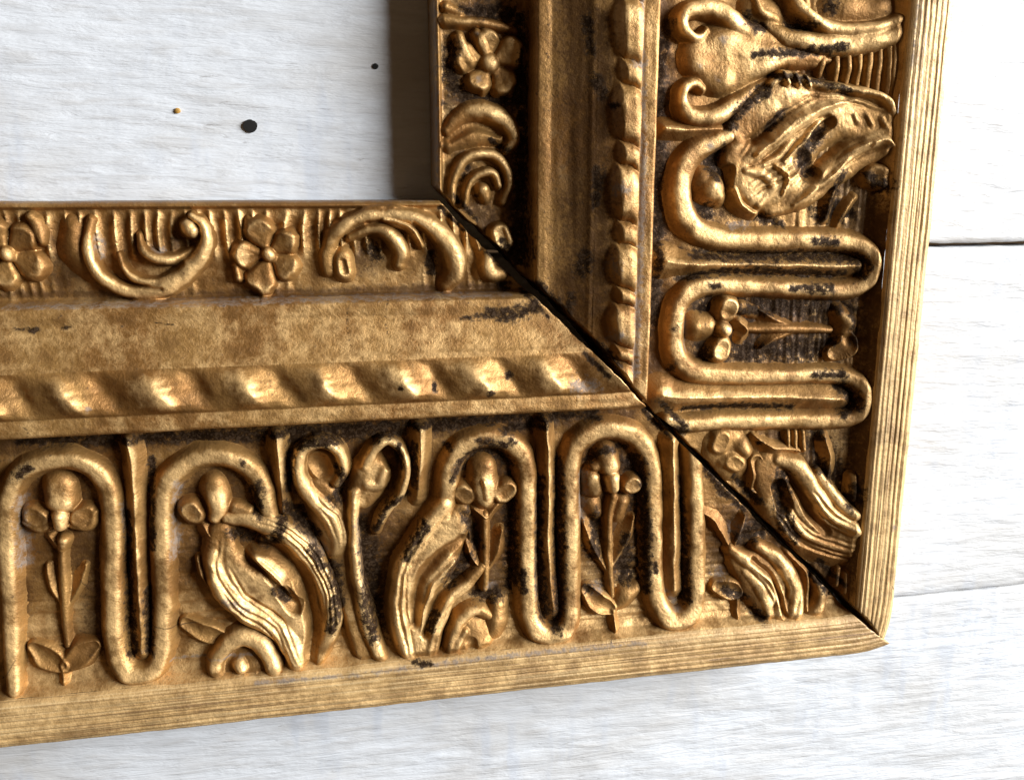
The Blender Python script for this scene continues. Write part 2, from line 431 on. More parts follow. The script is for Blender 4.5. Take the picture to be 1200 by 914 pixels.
def blob_part(name, px, py, r, hgt, mat, parent, seed):
    p = ray_at(px, py, WALLZ + 1.0); n = 14
    V = [(p[0], p[1], WALLZ + 1.0 + hgt)]; F = []
    rng = np.random.RandomState(seed)
    for ring, (rr, hh) in enumerate(((0.55, 0.85), (1.0, 0.2), (1.05, -1.2))):
        for i in range(n):
            a = 2 * math.pi * i / n; q = r * rr * (1 + 0.16 * (rng.rand() - 0.5))
            V.append((p[0] + q * math.cos(a), p[1] + 0.92 * q * math.sin(a), WALLZ + 1.0 + hgt * hh if hh > 0 else WALLZ - 3))
    for i in range(n):
        j = (i + 1) % n; F.append((0, 1 + i, 1 + j))
        for k in range(2): F.append((1 + k * n + i, 1 + (k + 1) * n + i, 1 + (k + 1) * n + j, 1 + k * n + j))
    me = bpy.data.meshes.new(name); me.from_pydata([tuple(c * S for c in v) for v in V], [], F)
    return link(me, name, mat, parent)
blob_part("nail_hole_shade", 293, 148, 6.6, 0.25, HOLE_SHADE, PL[1], 3)  # flat dark disc standing in for the shade inside an open hole
blob_part("nail_hole_shade", 440, 78, 3.0, 0.2, HOLE_SHADE, PL[1], 4)
blob_part("paint_fleck", 208, 130, 2.6, 1.0, FLAKE, PL[1], 6)

# ------------------------------------------------------------------ the frame
frame = bpy.data.objects.new("picture_frame", None); col.objects.link(frame)
frame.location = (0, 0, WALLZ * S)
frame["label"] = "antique carved gilt picture frame corner with open mitre on white boards"
frame["category"] = "picture frame"
class _P: pass
def settle(o):      # children are modelled in world units; the Empty stands on the boards
    o.matrix_parent_inverse = Matrix.Translation((0, 0, -WALLZ * S))
RAIL = {'b': None, 's': None}

# stains, with some shadows painted in as dark strokes, before any mesh is made
def build_stains_shade():
    d = lambda *p: stain_shade('b', 'dark', *p)
    g = lambda *p: stain_shade('b', 'grey', *p)
    d((572, 367, 7), (600, 370, 9), (630, 362, 6)); d((540, 375, 2), (575, 369, 4))
    d((12, 387, 2), (40, 389, 4)); d((70, 386, 2), (80, 384, 2))
    # dark paint left in the channels between the strapwork; panel sides are painted shadow
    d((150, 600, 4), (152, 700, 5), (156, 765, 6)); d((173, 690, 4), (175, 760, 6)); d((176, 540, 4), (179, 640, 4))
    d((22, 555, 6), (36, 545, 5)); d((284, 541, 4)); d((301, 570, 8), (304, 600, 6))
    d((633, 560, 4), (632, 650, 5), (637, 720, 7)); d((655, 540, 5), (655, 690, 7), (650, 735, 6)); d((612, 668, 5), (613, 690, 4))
    d((797, 560, 3), (803, 640, 4), (803, 700, 6)); d((766, 658, 3), (767, 668, 3)); d((743, 540, 9), (752, 560, 6), (757, 640, 6), (757, 690, 5))  # last stroke paints the shadow left of the panel's right tube
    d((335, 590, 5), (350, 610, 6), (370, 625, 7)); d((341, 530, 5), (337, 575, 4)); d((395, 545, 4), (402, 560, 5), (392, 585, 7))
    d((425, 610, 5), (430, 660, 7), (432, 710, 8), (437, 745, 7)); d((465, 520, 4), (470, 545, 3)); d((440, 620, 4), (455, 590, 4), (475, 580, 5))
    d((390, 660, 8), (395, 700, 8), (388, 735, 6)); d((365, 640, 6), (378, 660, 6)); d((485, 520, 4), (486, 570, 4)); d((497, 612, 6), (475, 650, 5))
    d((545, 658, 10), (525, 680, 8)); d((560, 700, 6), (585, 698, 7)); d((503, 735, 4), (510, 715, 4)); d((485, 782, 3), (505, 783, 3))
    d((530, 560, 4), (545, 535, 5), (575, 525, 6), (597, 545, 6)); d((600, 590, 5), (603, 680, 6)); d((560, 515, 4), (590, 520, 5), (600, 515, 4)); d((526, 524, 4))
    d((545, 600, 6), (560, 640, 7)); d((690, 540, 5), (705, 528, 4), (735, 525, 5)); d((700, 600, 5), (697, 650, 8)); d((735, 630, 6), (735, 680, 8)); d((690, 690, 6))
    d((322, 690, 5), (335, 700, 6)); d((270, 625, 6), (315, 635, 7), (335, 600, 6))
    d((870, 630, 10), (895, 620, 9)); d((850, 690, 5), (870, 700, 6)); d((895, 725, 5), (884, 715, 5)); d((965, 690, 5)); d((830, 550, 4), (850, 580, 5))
    d((180, 380, 0.8), (200, 382, 1)); d((575, 463, 4), (578, 462, 4)); d((470, 455, 3)); d((510, 455, 3), (511, 463, 3)); d((600, 443, 5))
    d((20, 520, 5), (140, 516, 5), (330, 508, 5), (500, 498, 5), (700, 488, 6)); d((340, 520, 6), (470, 505, 7)); d((590, 505, 5), (640, 497, 5))  # long dark line paints the shadow below the fillet
    g((0, 362, 2), (200, 358, 3), (330, 354, 3), (600, 346, 2)); g((0, 236, 3), (300, 235, 3), (510, 234, 3))
    g((114, 280, 6), (117, 300, 5)); g((180, 290, 5), (190, 295, 4)); g((100, 482, 4)); g((680, 455, 12), (700, 455, 10))
    g((25, 585, 7), (27, 660, 8)); g((207, 565, 5), (205, 650, 6)); g((535, 550, 6), (540, 540, 5)); g((683, 555, 6), (682, 610, 5)); g((145, 590, 4), (150, 640, 4)); g((265, 700, 6), (290, 712, 5)); g((345, 605, 6), (380, 645, 7)); g((630, 580, 3), (628, 700, 3))
    g((420, 610, 6), (428, 700, 4)); g((780, 690, 3), (795, 712, 5)); g((575, 690, 8)); g((700, 690, 9)); g((730, 660, 8)); g((870, 625, 14)); g((845, 675, 8)); g((200, 775, 2), (300, 765, 2)); g((300, 805, 3), (420, 795, 3), (580, 775, 3), (760, 758, 3))
    d = lambda *p: stain_shade('s', 'dark', *p)
    g = lambda *p: stain_shade('s', 'grey', *p)
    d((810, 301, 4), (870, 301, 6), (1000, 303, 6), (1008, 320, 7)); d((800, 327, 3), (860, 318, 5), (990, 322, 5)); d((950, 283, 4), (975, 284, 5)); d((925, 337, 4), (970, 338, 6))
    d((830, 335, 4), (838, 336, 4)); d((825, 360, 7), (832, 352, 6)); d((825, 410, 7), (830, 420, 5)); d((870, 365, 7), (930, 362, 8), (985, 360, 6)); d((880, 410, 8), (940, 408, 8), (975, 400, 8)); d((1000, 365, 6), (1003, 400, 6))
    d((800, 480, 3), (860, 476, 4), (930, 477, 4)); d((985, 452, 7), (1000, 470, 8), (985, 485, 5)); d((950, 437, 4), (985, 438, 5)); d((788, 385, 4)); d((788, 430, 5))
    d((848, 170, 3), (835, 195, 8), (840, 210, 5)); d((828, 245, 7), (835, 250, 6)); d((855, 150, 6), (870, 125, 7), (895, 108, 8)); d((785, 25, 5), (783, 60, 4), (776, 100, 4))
    d((880, 65, 4), (930, 62, 5), (985, 57, 5)); d((875, 22, 7), (892, 35, 6)); d((928, 30, 6), (950, 31, 5)); d((962, 155, 8), (940, 180, 9), (945, 200, 10)); d((985, 205, 6), (975, 240, 7), (965, 255, 6))  # black in the leaf hollows is painted shadow
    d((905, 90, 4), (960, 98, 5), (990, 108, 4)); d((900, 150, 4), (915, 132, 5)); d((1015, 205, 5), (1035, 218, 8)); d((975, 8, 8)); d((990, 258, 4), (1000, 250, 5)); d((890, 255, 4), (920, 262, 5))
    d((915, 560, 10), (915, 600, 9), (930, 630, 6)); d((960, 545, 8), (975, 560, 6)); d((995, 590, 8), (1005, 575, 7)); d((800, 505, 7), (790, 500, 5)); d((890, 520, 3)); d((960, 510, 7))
    d((530, 55, 9), (528, 85, 8), (540, 112, 7)); d((540, 10, 4), (580, 14, 4)); d((610, 60, 4), (606, 115, 6), (590, 115, 4)); d((612, 150, 4), (614, 300, 7)); d((520, 120, 4)); d((575, 165, 3), (595, 176, 4))
    d((560, 230, 3)); d((540, 215, 3), (550, 195, 3)); d((600, 300, 9), (590, 290, 6)); d((560, 15, 7), (600, 18, 7))
    d((700, 90, 6), (710, 110, 6)); d((690, 300, 7), (685, 315, 8)); d((672, 350, 6), (668, 365, 5)); d((705, 200, 6), (700, 240, 5)); d((722, 124, 4)); d((690, 20, 6), (695, 60, 5))
    d((771, 20, 3), (770, 60, 3), (769, 130, 2)); d((765, 320, 3), (761, 420, 4)); d((768, 380, 6), (772, 300, 5), (775, 180, 6))
    g((756, 0, 4), (757, 120, 4), (757, 210, 5), (752, 330, 6), (746, 440, 7)); g((757, 75, 7), (745, 75, 5)); g((728, 222, 9), (735, 220, 8)); g((722, 313, 10)); g((724, 395, 10)); g((845, 47, 7)); g((819, 78, 4)); g((840, 95, 4)); g((830, 172, 5)); g((804, 370, 3), (803, 410, 3))
    g((1082, 0, 2), (1075, 80, 2)); g((1052, 622, 4)); g((860, 265, 6), (880, 262, 5)); g((922, 110, 5)); g((855, 385, 5)); g((558, 40, 4)); g((560, 93, 4)); g((510, 0, 3), (514, 230, 3))
build_stains_shade()
def build_patina_shade():      # old toning on the sunk grounds, with cast shade painted among it
    u = lambda *p: stain_shade('bg', 'umber', *p)
    d = lambda *p: stain_shade('bg', 'dark', *p)
    u((0, 526, 12), (200, 518, 12), (420, 508, 14), (620, 498, 12), (740, 490, 10)); d((60, 522, 5), (330, 512, 6), (480, 503, 7), (600, 500, 5))  # band under the fillet: its cast shadow painted into the ground
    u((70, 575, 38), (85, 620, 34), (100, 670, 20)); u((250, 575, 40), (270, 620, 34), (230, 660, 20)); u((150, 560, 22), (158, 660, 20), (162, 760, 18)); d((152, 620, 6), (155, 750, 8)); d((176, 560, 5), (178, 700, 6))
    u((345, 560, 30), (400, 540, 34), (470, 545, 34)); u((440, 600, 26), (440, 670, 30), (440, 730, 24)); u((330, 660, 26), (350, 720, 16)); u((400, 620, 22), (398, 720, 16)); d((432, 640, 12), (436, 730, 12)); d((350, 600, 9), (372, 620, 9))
    u((570, 560, 38), (575, 620, 34), (550, 660, 26), (585, 690, 20)); d((600, 560, 10), (604, 640, 9), (600, 690, 9)); d((545, 545, 8), (575, 530, 8)); u((640, 560, 20), (643, 660, 20), (645, 725, 14)); d((655, 560, 6), (655, 700, 8)); d((630, 600, 5), (632, 700, 6))  # dark run left of the tube paints the shadow it throws
    u((715, 540, 34), (725, 600, 30), (720, 660, 28)); d((742, 545, 12), (752, 600, 8), (754, 690, 8)); d((692, 640, 8), (735, 660, 10)); u((790, 580, 14), (795, 690, 14)); d((802, 600, 5), (802, 690, 7))  # dark right side of the panel is painted tube shadow
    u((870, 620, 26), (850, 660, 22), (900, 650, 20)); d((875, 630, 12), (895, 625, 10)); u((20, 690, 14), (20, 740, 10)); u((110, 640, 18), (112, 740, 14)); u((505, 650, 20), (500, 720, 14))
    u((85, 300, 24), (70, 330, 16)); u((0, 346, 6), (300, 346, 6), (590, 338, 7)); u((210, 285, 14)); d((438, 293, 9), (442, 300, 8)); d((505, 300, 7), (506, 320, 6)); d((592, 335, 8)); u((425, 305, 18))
    u = lambda *p: stain_shade('sg', 'umber', *p)
    d = lambda *p: stain_shade('sg', 'dark', *p)
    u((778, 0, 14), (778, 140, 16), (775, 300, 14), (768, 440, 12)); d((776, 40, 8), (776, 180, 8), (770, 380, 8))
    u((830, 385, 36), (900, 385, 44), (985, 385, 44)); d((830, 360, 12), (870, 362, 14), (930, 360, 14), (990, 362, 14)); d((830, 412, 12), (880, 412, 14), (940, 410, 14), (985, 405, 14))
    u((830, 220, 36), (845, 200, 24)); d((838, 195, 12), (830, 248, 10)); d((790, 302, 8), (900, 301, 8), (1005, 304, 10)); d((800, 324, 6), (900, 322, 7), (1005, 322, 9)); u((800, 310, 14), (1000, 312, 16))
    d((800, 478, 5), (900, 478, 7), (990, 480, 10)); d((985, 455, 9), (900, 451, 4)); u((1000, 467, 16), (900, 467, 14)); u((1010, 240, 30), (1035, 280, 22), (1040, 350, 22), (1035, 430, 20), (1022, 520, 24), (1015, 600, 24), (1005, 670, 18)); d((970, 245, 14), (1000, 250, 8))  # long umber run paints the shade of the raised outer rim
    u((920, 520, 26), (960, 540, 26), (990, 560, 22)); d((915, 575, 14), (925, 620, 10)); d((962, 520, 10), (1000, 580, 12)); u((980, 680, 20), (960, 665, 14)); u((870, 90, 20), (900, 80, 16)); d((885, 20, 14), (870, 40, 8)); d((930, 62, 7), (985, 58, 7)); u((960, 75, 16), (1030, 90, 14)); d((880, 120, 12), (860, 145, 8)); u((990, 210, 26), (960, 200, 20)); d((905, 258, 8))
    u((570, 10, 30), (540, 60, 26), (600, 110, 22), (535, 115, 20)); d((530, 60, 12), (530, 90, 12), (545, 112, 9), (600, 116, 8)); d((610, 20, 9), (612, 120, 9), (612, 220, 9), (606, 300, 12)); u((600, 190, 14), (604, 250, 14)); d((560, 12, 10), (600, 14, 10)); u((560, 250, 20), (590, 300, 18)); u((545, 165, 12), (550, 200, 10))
build_patina_shade()
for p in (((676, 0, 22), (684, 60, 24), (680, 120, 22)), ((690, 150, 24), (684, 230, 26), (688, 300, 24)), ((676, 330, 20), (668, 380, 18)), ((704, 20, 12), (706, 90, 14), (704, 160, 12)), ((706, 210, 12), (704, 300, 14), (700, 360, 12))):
    stain_shade('s', 'umber', *p)
stain_shade('s', 'dark', (702, 88, 5), (708, 106, 6)); stain_shade('s', 'dark', (690, 305, 8), (684, 318, 7))
def crack(key, *pts):      # hairline cracks through the gesso
    stain_shade(key, 'crack', *[(p[0], p[1], 0.5) for p in pts])
for c in (((409, 356), (407, 380), (411, 408)), ((455, 352), (452, 374), (456, 398)), ((24, 502), (30, 512), (33, 517)), ((180, 731), (205, 734), (230, 730)), ((94, 680), (104, 700)), ((20, 770), (8, 790), (0, 800)), ((575, 372), (560, 378), (545, 374))):
    crack('b', *c)
for c in (((632, 36), (650, 37)), ((630, 110), (655, 112), (670, 122), (690, 108), (715, 88)), ((630, 126), (646, 129)), ((640, 250), (672, 240), (688, 238)), ((1050, 690), (1058, 704)), ((1000, 735), (1016, 728), (1028, 740))):
    crack('s', *c)
for q in range(7):
    x0, y0 = ((520, 240), (575, 292), (620, 342), (690, 412), (760, 480), (850, 570), (950, 668))[q]
    stain_shade('b', 'dark', (x0 - 3, y0 + 3, 3 + q % 3), (x0 + 25, y0 + 31, 2 + q % 2)); stain_shade('s', 'dark', (x0 + 12, y0 - 10, 4), (x0 + 40, y0 + 18, 3 + q % 3))

# ---- base surfaces of each rail
LEN = {'b': 1480, 's': 1080}
def ribs(V, T, lo, hi, period, depth, seed, soft=8):
    w = np.clip((V - lo) / soft, 0, 1) * np.clip((hi - V) / soft, 0, 1)
    ph = (T + 10 * vnoise(T / 40, V * 0, seed) + 4 * vnoise(T / 18, V / 30, seed + 1)) / period
    r = (1 - np.abs(np.sin(np.pi * ph))) ** 1.3
    return w * depth * (r * (0.7 + 0.6 * vnoise(np.floor(ph), V * 0, seed + 3)) - 0.2)

def strip(name, rail, v0, v1, dv, dt, mat, parent, fn=None, ops=(), end_drop=True, amt=0.8, t0=0.0, t1=None):
    vs = np.arange(v0, v1 + 1e-6, dv)
    br = PV[(PV > v0) & (PV < v1)]
    vs = np.unique(np.round(np.concatenate([vs, br, [v1]]), 3))
    t1 = t1 or LEN[rail]; ts = np.linspace(t0, t1, int((t1 - t0) / dt) + 2)
    T, V = np.meshgrid(ts, vs, indexing='ij')
    X, Y = lattice_xy(rail, T, V)
    h = np.zeros(X.shape)
    if fn: h = h + fn(X, Y, T, V)
    if ops: h = ops_height(ops, rail, X, Y, h)
    Z = bed(V) + h + surface_noise(X, Y, amt)
    if v0 == 0:
        Z[:, 0] = WALLZ + 3
    att = stain_shade_values(rail, X, Y, 'ground' in name)
    att['rub_lit'] = ((0.15 if rail == 'b' else 0.0) + (0.8 if rail == 'b' else 0.6) * np.clip(h / 9, 0, 1)) if name == 'leaf_tip' else np.clip(0.42 + h / 6, 0, 1) if name == 'ribbed_ground' else np.full(X.shape, {'outer_edge': 0.5 if rail == 'b' else 0.75, 'bottom_rail': 0.42, 'right_stile': 0.22, 'fillet': 0.42, 'carved_ground': 0.22, 'sight_edge': 0.2}.get(name, 0.30))
    if name == 'carved_ground': att['rub_lit'] = att['rub_lit'] + 0.42 * sstep(350, 430, V)      # low outer ground painted brighter, as the light catches it
    att['nb'] = fbm(X / 60, Y / 60, 501, 3); att['nm'] = fbm(X / 15, Y / 15, 511, 4)
    if end_drop:      # the sawn end
        cat = lambda A: np.concatenate([A[:1], A], 0)
        X, Y, Z = cat(X), cat(Y), cat(Z); Z[0] = WALLZ + 3
        att = {k: cat(a) for k, a in att.items()}
    return grid_mesh(name, X, Y, Z, np.ones(X.shape, bool), mat, parent, att)

def crest_list(rail):
    px = ((-110, 470), (-15, 467), (83, 464), (191, 459), (294, 452), (383, 447), (476, 443), (562, 437), (641, 430)) if rail == 'b' else \
         ((738, -95), (738, 0), (738, 106), (737, 205), (734, 296), (731, 366), (727, 430))
    out = []
    for p in px:
        x, y = on_frame(p[0], p[1], rail, 4)
        out.append((float(mitre_b(np.array(-y)) - x)) if rail == 'b' else float(y - mitre_s(np.array(x))))
    return np.array(sorted(out))
def tip_phase(rail, T):
    c = crest_list(rail); n = len(c)
    cc = np.concatenate([[2 * c[0] - c[1]], c, [2 * c[-1] - c[-2], 3 * c[-1] - 2 * c[-2], 4 * c[-1] - 3 * c[-2]]])
    return np.interp(T, cc, np.arange(len(cc)) - 1.0)
def tip_height(rail):
    def fn(X, Y, T, V):
        ph = tip_phase(rail, T + 4 * fbm(X / 18, Y / 18, 88, 2) - (0.45 if rail == 'b' else 0.85) * (V - 168))
        w = np.clip(np.sin(np.pi * np.clip((V - 148.5) / 42.0, 0, 1)), 0, 1) ** 0.9
        if rail == 'b':
            f = 1 - (ph - np.floor(ph))          # runs left to right, crest at 1
            f = np.where(f > 0.99999, 0, f)
            g1 = f - 0.92; g1 = np.where(g1 < -0.6, g1 + 1, g1)
            lump = np.exp(-(g1 / np.where(g1 < 0, 0.23, 0.12)) ** 2)
            hollow = np.exp(-((f - 0.36) / 0.15) ** 2)
            wv = np.clip(1 - ((V - 169.5) / 19.5) ** 2, 0, 1) ** 0.8
            return (9.0 * lump - 6.0 * hollow) * wv
        f = 1 - (ph - np.floor(ph))
        big = np.clip(1 - (np.abs(f - 0.36) / 0.345) ** 3.5, 0, 1) ** 0.7
        small = np.clip(1 - (np.abs(f - 0.855) / 0.135) ** 3, 0, 1) ** 0.7
        lead = sstep(0, 1, (V - 160 - 10 * np.abs(f - 0.3)) / 9)
        ws = lead * np.clip((191 - V) / 3, 0, 1) * (1 - 0.25 * np.clip((V - 172) / 16, 0, 1))
        return (10.5 * big * ws + 8 * small * ws * sstep(0, 1, (V - 164) / 8)) - 1.5 * w
    return fn

for rail, nm in (('b', "bottom_rail"), ('s', "right_stile")):
    edge_mat = GILT_EDGE_X if rail == 'b' else GILT_EDGE_Y
    core = strip(nm, rail, 91, 149, 1.6, 2.2, GILT, frame, fn=lambda X, Y, T, V: 0.7 * fbm(T / 70, V / 6, 31, 2), amt=0.6)
    settle(core); RAIL[rail] = core
    core["label"] = "mitred bottom length of the carved gilt moulding" if rail == 'b' else "mitred right-hand length of the carved gilt moulding"
    strip("sight_edge", rail, 0, 7.5, 0.75, 2.2, GILT, core, amt=0.3)
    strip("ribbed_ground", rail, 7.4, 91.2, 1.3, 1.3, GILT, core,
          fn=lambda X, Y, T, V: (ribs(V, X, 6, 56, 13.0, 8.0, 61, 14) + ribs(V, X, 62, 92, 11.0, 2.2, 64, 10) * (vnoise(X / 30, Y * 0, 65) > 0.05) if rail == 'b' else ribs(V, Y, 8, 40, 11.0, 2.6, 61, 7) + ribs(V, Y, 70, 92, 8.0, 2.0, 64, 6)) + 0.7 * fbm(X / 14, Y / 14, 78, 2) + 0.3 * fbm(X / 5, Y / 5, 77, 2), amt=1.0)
    cr = crest_list(rail); sp = cr[1:] - 0.62 * np.diff(cr) if rail == 'b' else cr[1:] - 0.98 * np.diff(cr)
    cuts = [0.0] + [c for c in sp if c > 12] + [LEN[rail] * 1.0]
    for c0, c1 in zip(cuts[:-1], cuts[1:]):
        strip("leaf_tip", rail, 148.6, 191, 1.1, 1.2, GILT, core, fn=tip_height(rail), amt=0.9, t0=c0, t1=c1, end_drop=(c0 == 0))
    strip("fillet", rail, 190.5, 212, 1.3, 2.2, GILT, core, fn=lambda X, Y, T, V: 0.8 * fbm(T / 40, V / 5, 41, 2), amt=0.7)
    def field(X, Y, T, V):
        fl = fbm(T / 60, V / 3.2, 51, 2) if True else 0
        w = np.clip((V - 300) / 80, 0, 1)
        return 2.0 * fbm(X / 16, Y / 16, 53, 2) + 1.5 * w * np.minimum(fl, 0.15) * 2 - 0.6 * np.clip((260 - V) / 40, 0, 1)
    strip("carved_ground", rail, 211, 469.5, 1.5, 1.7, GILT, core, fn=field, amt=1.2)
    def grain(X, Y, T, V):
        w = np.clip((V - 472) / 4, 0, 1) * np.clip((519 - V) / 6, 0, 1)
        ph = (V + 0.8 * vnoise(T / 240, V / 12, 71) + 0.2 * vnoise(T / 60, V / 6, 72)) / 6.2
        g = np.abs(np.sin(np.pi * ph)) ** 0.6
        return w * (1.0 * (g - 0.7) * (0.5 + np.clip(0.6 + 1.4 * vnoise(T / 120, V / 9, 73), 0, 1)) + 0.7 * fbm(T / 120, V / 1.7, 74, 2))
    strip("outer_edge", rail, 469.2, 520.5, 0.75, 2.6, edge_mat, core, fn=grain, amt=0.7)
    # outer side going down to the boards
    ts = np.arange(0, LEN[rail], 6.0); T, V = np.meshgrid(ts, np.array([520.5, 521.2, 521.4]), indexing='ij')
    X, Y = lattice_xy(rail, T, V); Z = np.zeros(X.shape); Z[:, 0] = bed(520.5) + 0.3; Z[:, 1] = 28; Z[:, 2] = WALLZ + 3
    side = grid_mesh("outer_side", X, Y, Z, np.ones(X.shape, bool), edge_mat, core, {'dark': np.zeros(X.shape), 'grey': np.zeros(X.shape)})

# ------------------------------------------------------------------ ornament: bottom rail
def veins(pts, offs, r=2.0, d=2.6):
    P = np.array(pts, float); out = []
    T_n = np.gradient(P, axis=0); N = np.stack([-T_n[:, 1], T_n[:, 0]], 1); N /= np.linalg.norm(N, axis=1)[:, None] + 1e-9
    rng = np.random.RandomState(int(abs(P[0, 0]) * 7 + abs(P[0, 1])))
    for o in offs:
        Q = P + N * (o + rng.uniform(-2, 2, (len(P), 1)))
        dd = d * rng.uniform(0.45, 1.3); i0 = rng.randint(0, 2) if len(P) > 3 else 0
        Q = Q[i0:]
        out.append(K('-ridge', *[(q[0], q[1], r * rng.uniform(0.9, 1.5), dd * (0.2 if i in (0, len(Q) - 1) else 1)) for i, q in enumerate(Q)]))
    return out
R = relief
B = 'b'
# inner band
def rosette(rail, c, Rr, n, phase, extra=(), h=9.5, hc=12):
    ops = [('rosette', ((c[0], c[1], Rr, h),), (n, phase), 1.5, 6.0)] + list(extra) + [K('round', (c[0], c[1], c[2]), (c[0] + 1, c[1] + 1, c[2]), h=hc, k=1.5)]
    return R("flower", rail, ops, step=0.85, rough=1.6)
rosette(B, (8, 298, 11), 50, 5, 0.75, [K('round', (34, 254, 6), (44, 268, 9), (50, 284, 5), h=9)])
rosette(B, (314, 299, 10), 48, 5, 0.62, [K('round', (276, 312, 6), (279, 326, 7), h=9)])
R("scroll", B, [K('dome', (84, 268, 14, 6), (86, 295, 18, 7), (104, 318, 14, 6)),
    K('round', (106, 258, 6, 7), (103, 290, 9, 11), (114, 320, 10, 12), (138, 337, 10, 13), (166, 343, 11, 13), (198, 333, 14, 14), (226, 312, 13, 14), (241, 288, 10, 14), (239, 264, 7, 13), (226, 254, 6, 12)),
    K('round', (139, 298, 4, 6), (148, 318, 6, 10), (166, 329, 7, 12), (190, 328, 6, 11), (210, 318, 4, 9)),
    K('round', (163, 276, 4, 6), (170, 294, 7, 11), (188, 304, 8, 12), (210, 302, 7, 10), (226, 292, 4, 7)),
    K('round', (222, 267, 12, 15), (225, 270, 12, 15), k=1.0),
    K('-ridge', (124, 290, 4, 3), (130, 316, 5, 4), (152, 333, 4, 4), (190, 338, 3, 3)),
    K('-ridge', (150, 290, 4, 3), (162, 312, 5, 4), (190, 318, 5, 4), (214, 310, 4, 3)),
    K('-ridge', (203, 262, 3, 3), (205, 280, 4, 4), (222, 286, 4, 4), (236, 276, 3, 3))], step=0.9)
R("scroll", B, [K('round', (385, 318, 9, 8), (384, 295, 10, 9), (394, 272, 10, 10), (426, 254, 10, 10), (470, 253, 11, 11), (505, 266, 13, 13), (528, 292, 15, 15), (533, 316, 14, 14), (522, 334, 10, 8)),
    K('round', (402, 302, 13, 11), (402, 318, 14, 12), k=1),
    K('round', (410, 278, 6, 8), (436, 268, 8, 11), (458, 276, 10, 13), (470, 294, 11, 13), (468, 310, 9, 9)),
    K('round', (450, 258, 5, 11), (478, 268, 6, 13), (494, 288, 5, 9)),
    K('-dome', (402, 306, 4, 3), (403, 318, 5, 4)),
    K('-ridge', (430, 262, 3, 4), (466, 264, 4, 5), (485, 282, 5, 6), (488, 300, 5, 5)),
    K('-ridge', (484, 262, 3, 3), (504, 282, 4, 4), (512, 310, 4, 4))], step=0.9)
R("leaf_lobe", B, [K('round', (571, 298, 9, 8), (574, 318, 12, 11), (590, 322, 8, 7)), K('ridge', (545, 262, 4, 4), (560, 285, 5, 5), (566, 310, 4, 4))], step=0.9)

# strapwork band of U-shaped tubes
def band(rail, pts, r=13.0, h=10.5):
    return R("strapwork_band", rail, [K('band', *[(p[0], p[1], p[2] if len(p) > 2 else r, h) for p in pts], k=1)], step=0.9, rough=0.9)
band(B, [(16, 812, 9), (15, 770, 11), (12, 700), (8, 640), (9, 590), (24, 555), (62, 539), (98, 543), (122, 564), (131, 600), (132, 680), (135, 755), (147, 785), (166, 791), (184, 778), (191, 745), (191, 680), (189, 600), (194, 567), (215, 545), (247, 534), (281, 541), (305, 564), (313, 595, 12), (318, 625, 10)])
band(B, [(520, 606, 12), (524, 575), (527, 550), (542, 524), (574, 513), (603, 523), (616, 548), (617, 600), (617, 670), (621, 722), (634, 743), (653, 746), (667, 728), (668, 690), (668, 600), (668, 545), (680, 516), (710, 503), (742, 510), (760, 535), (765, 580), (765, 650), (769, 700), (782, 724), (797, 728), (811, 716), (815, 690), (815, 620), (813, 545, 11), (810, 520, 10)])
def rib(rail, pts, h=9, name="dart_rib"):
    return R(name, rail, [K('ridge', *[(*p, h) if len(p) == 3 else (p[0], p[1], p[2] * 1.25, p[3] * 1.1) for p in pts], k=1)], step=0.9)
rib(B, [(151, 515, 9, 12), (156, 545, 9, 11), (160, 620, 9, 10), (164, 700, 9, 9), (167, 765, 10, 8)])
rib(B, [(325, 512, 9, 12), (328, 545, 9, 11), (332, 600, 7, 7)])
rib(B, [(492, 503, 10, 12), (492, 535, 9, 11), (489, 585, 7, 6)])
rib(B, [(638, 494, 9, 12), (642, 560, 9, 10), (641, 634, 9, 10), (648, 715, 11, 8)])
rib(B, [(786, 516, 9, 11), (788, 600, 10, 10), (789, 690, 11, 9)])

# flowers in the panels
def sprig(rail, name, ops):
    return R(name, rail, ops, step=0.9)
sprig(B, "flower", [K('round', (69, 572, 17, 10), (71, 588, 16, 12)), K('round', (70, 604, 10, 15), (71, 614, 9, 14), k=.8),
    K('cup', (38, 604, 13, 8), (45, 607, 13, 9)), K('cup', (101, 602, 12, 8), (93, 607, 13, 9)), K('round', (28, 612, 4, 7), (48, 620, 6, 9), (60, 612, 5, 8)), K('round', (112, 600, 4, 8), (104, 618, 6, 9), (84, 616, 5, 8)),
    K('ridge', (56, 630, 5, 5), (66, 640, 7, 7)), K('round', (74, 634, 8, 10), (72, 644, 6, 8))])
sprig(B, "stem", [K('round', (73, 645, 5, 7), (74, 690, 6, 7), (76, 735, 5, 6), (78, 758, 4, 5)), K('right', (56, 664, 4, 5), (62, 688, 7, 6), (74, 712, 4, 4)), K('left', (98, 664, 4, 5), (90, 686, 7, 6), (78, 712, 4, 4))])
sprig(B, "leaf", [K('hollow', (40, 760, 8, 5), (56, 772, 15, 7), (72, 782, 8, 6)), K('hollow', (110, 758, 8, 5), (94, 768, 15, 7), (78, 782, 8, 6)), K('ridge', (74, 786, 5, 7), (72, 810, 5, 4))])
sprig(B, "flower", [K('cup', (223, 598, 14, 9), (227, 602, 14, 9)), K('round', (250, 570, 14, 9), (256, 592, 13, 12), (252, 606, 9, 10)), K('round', (276, 596, 10, 9), (290, 600, 9, 9)), K('ridge', (238, 616, 7, 6), (250, 634, 8, 8), (248, 650, 5, 4))])
sprig(B, "leaf", [K('right', (232, 656, 4, 6), (240, 672, 7, 8), (250, 694, 4, 5)), K('hollow', (218, 732, 8, 4), (240, 742, 12, 6), (262, 748, 8, 5))])
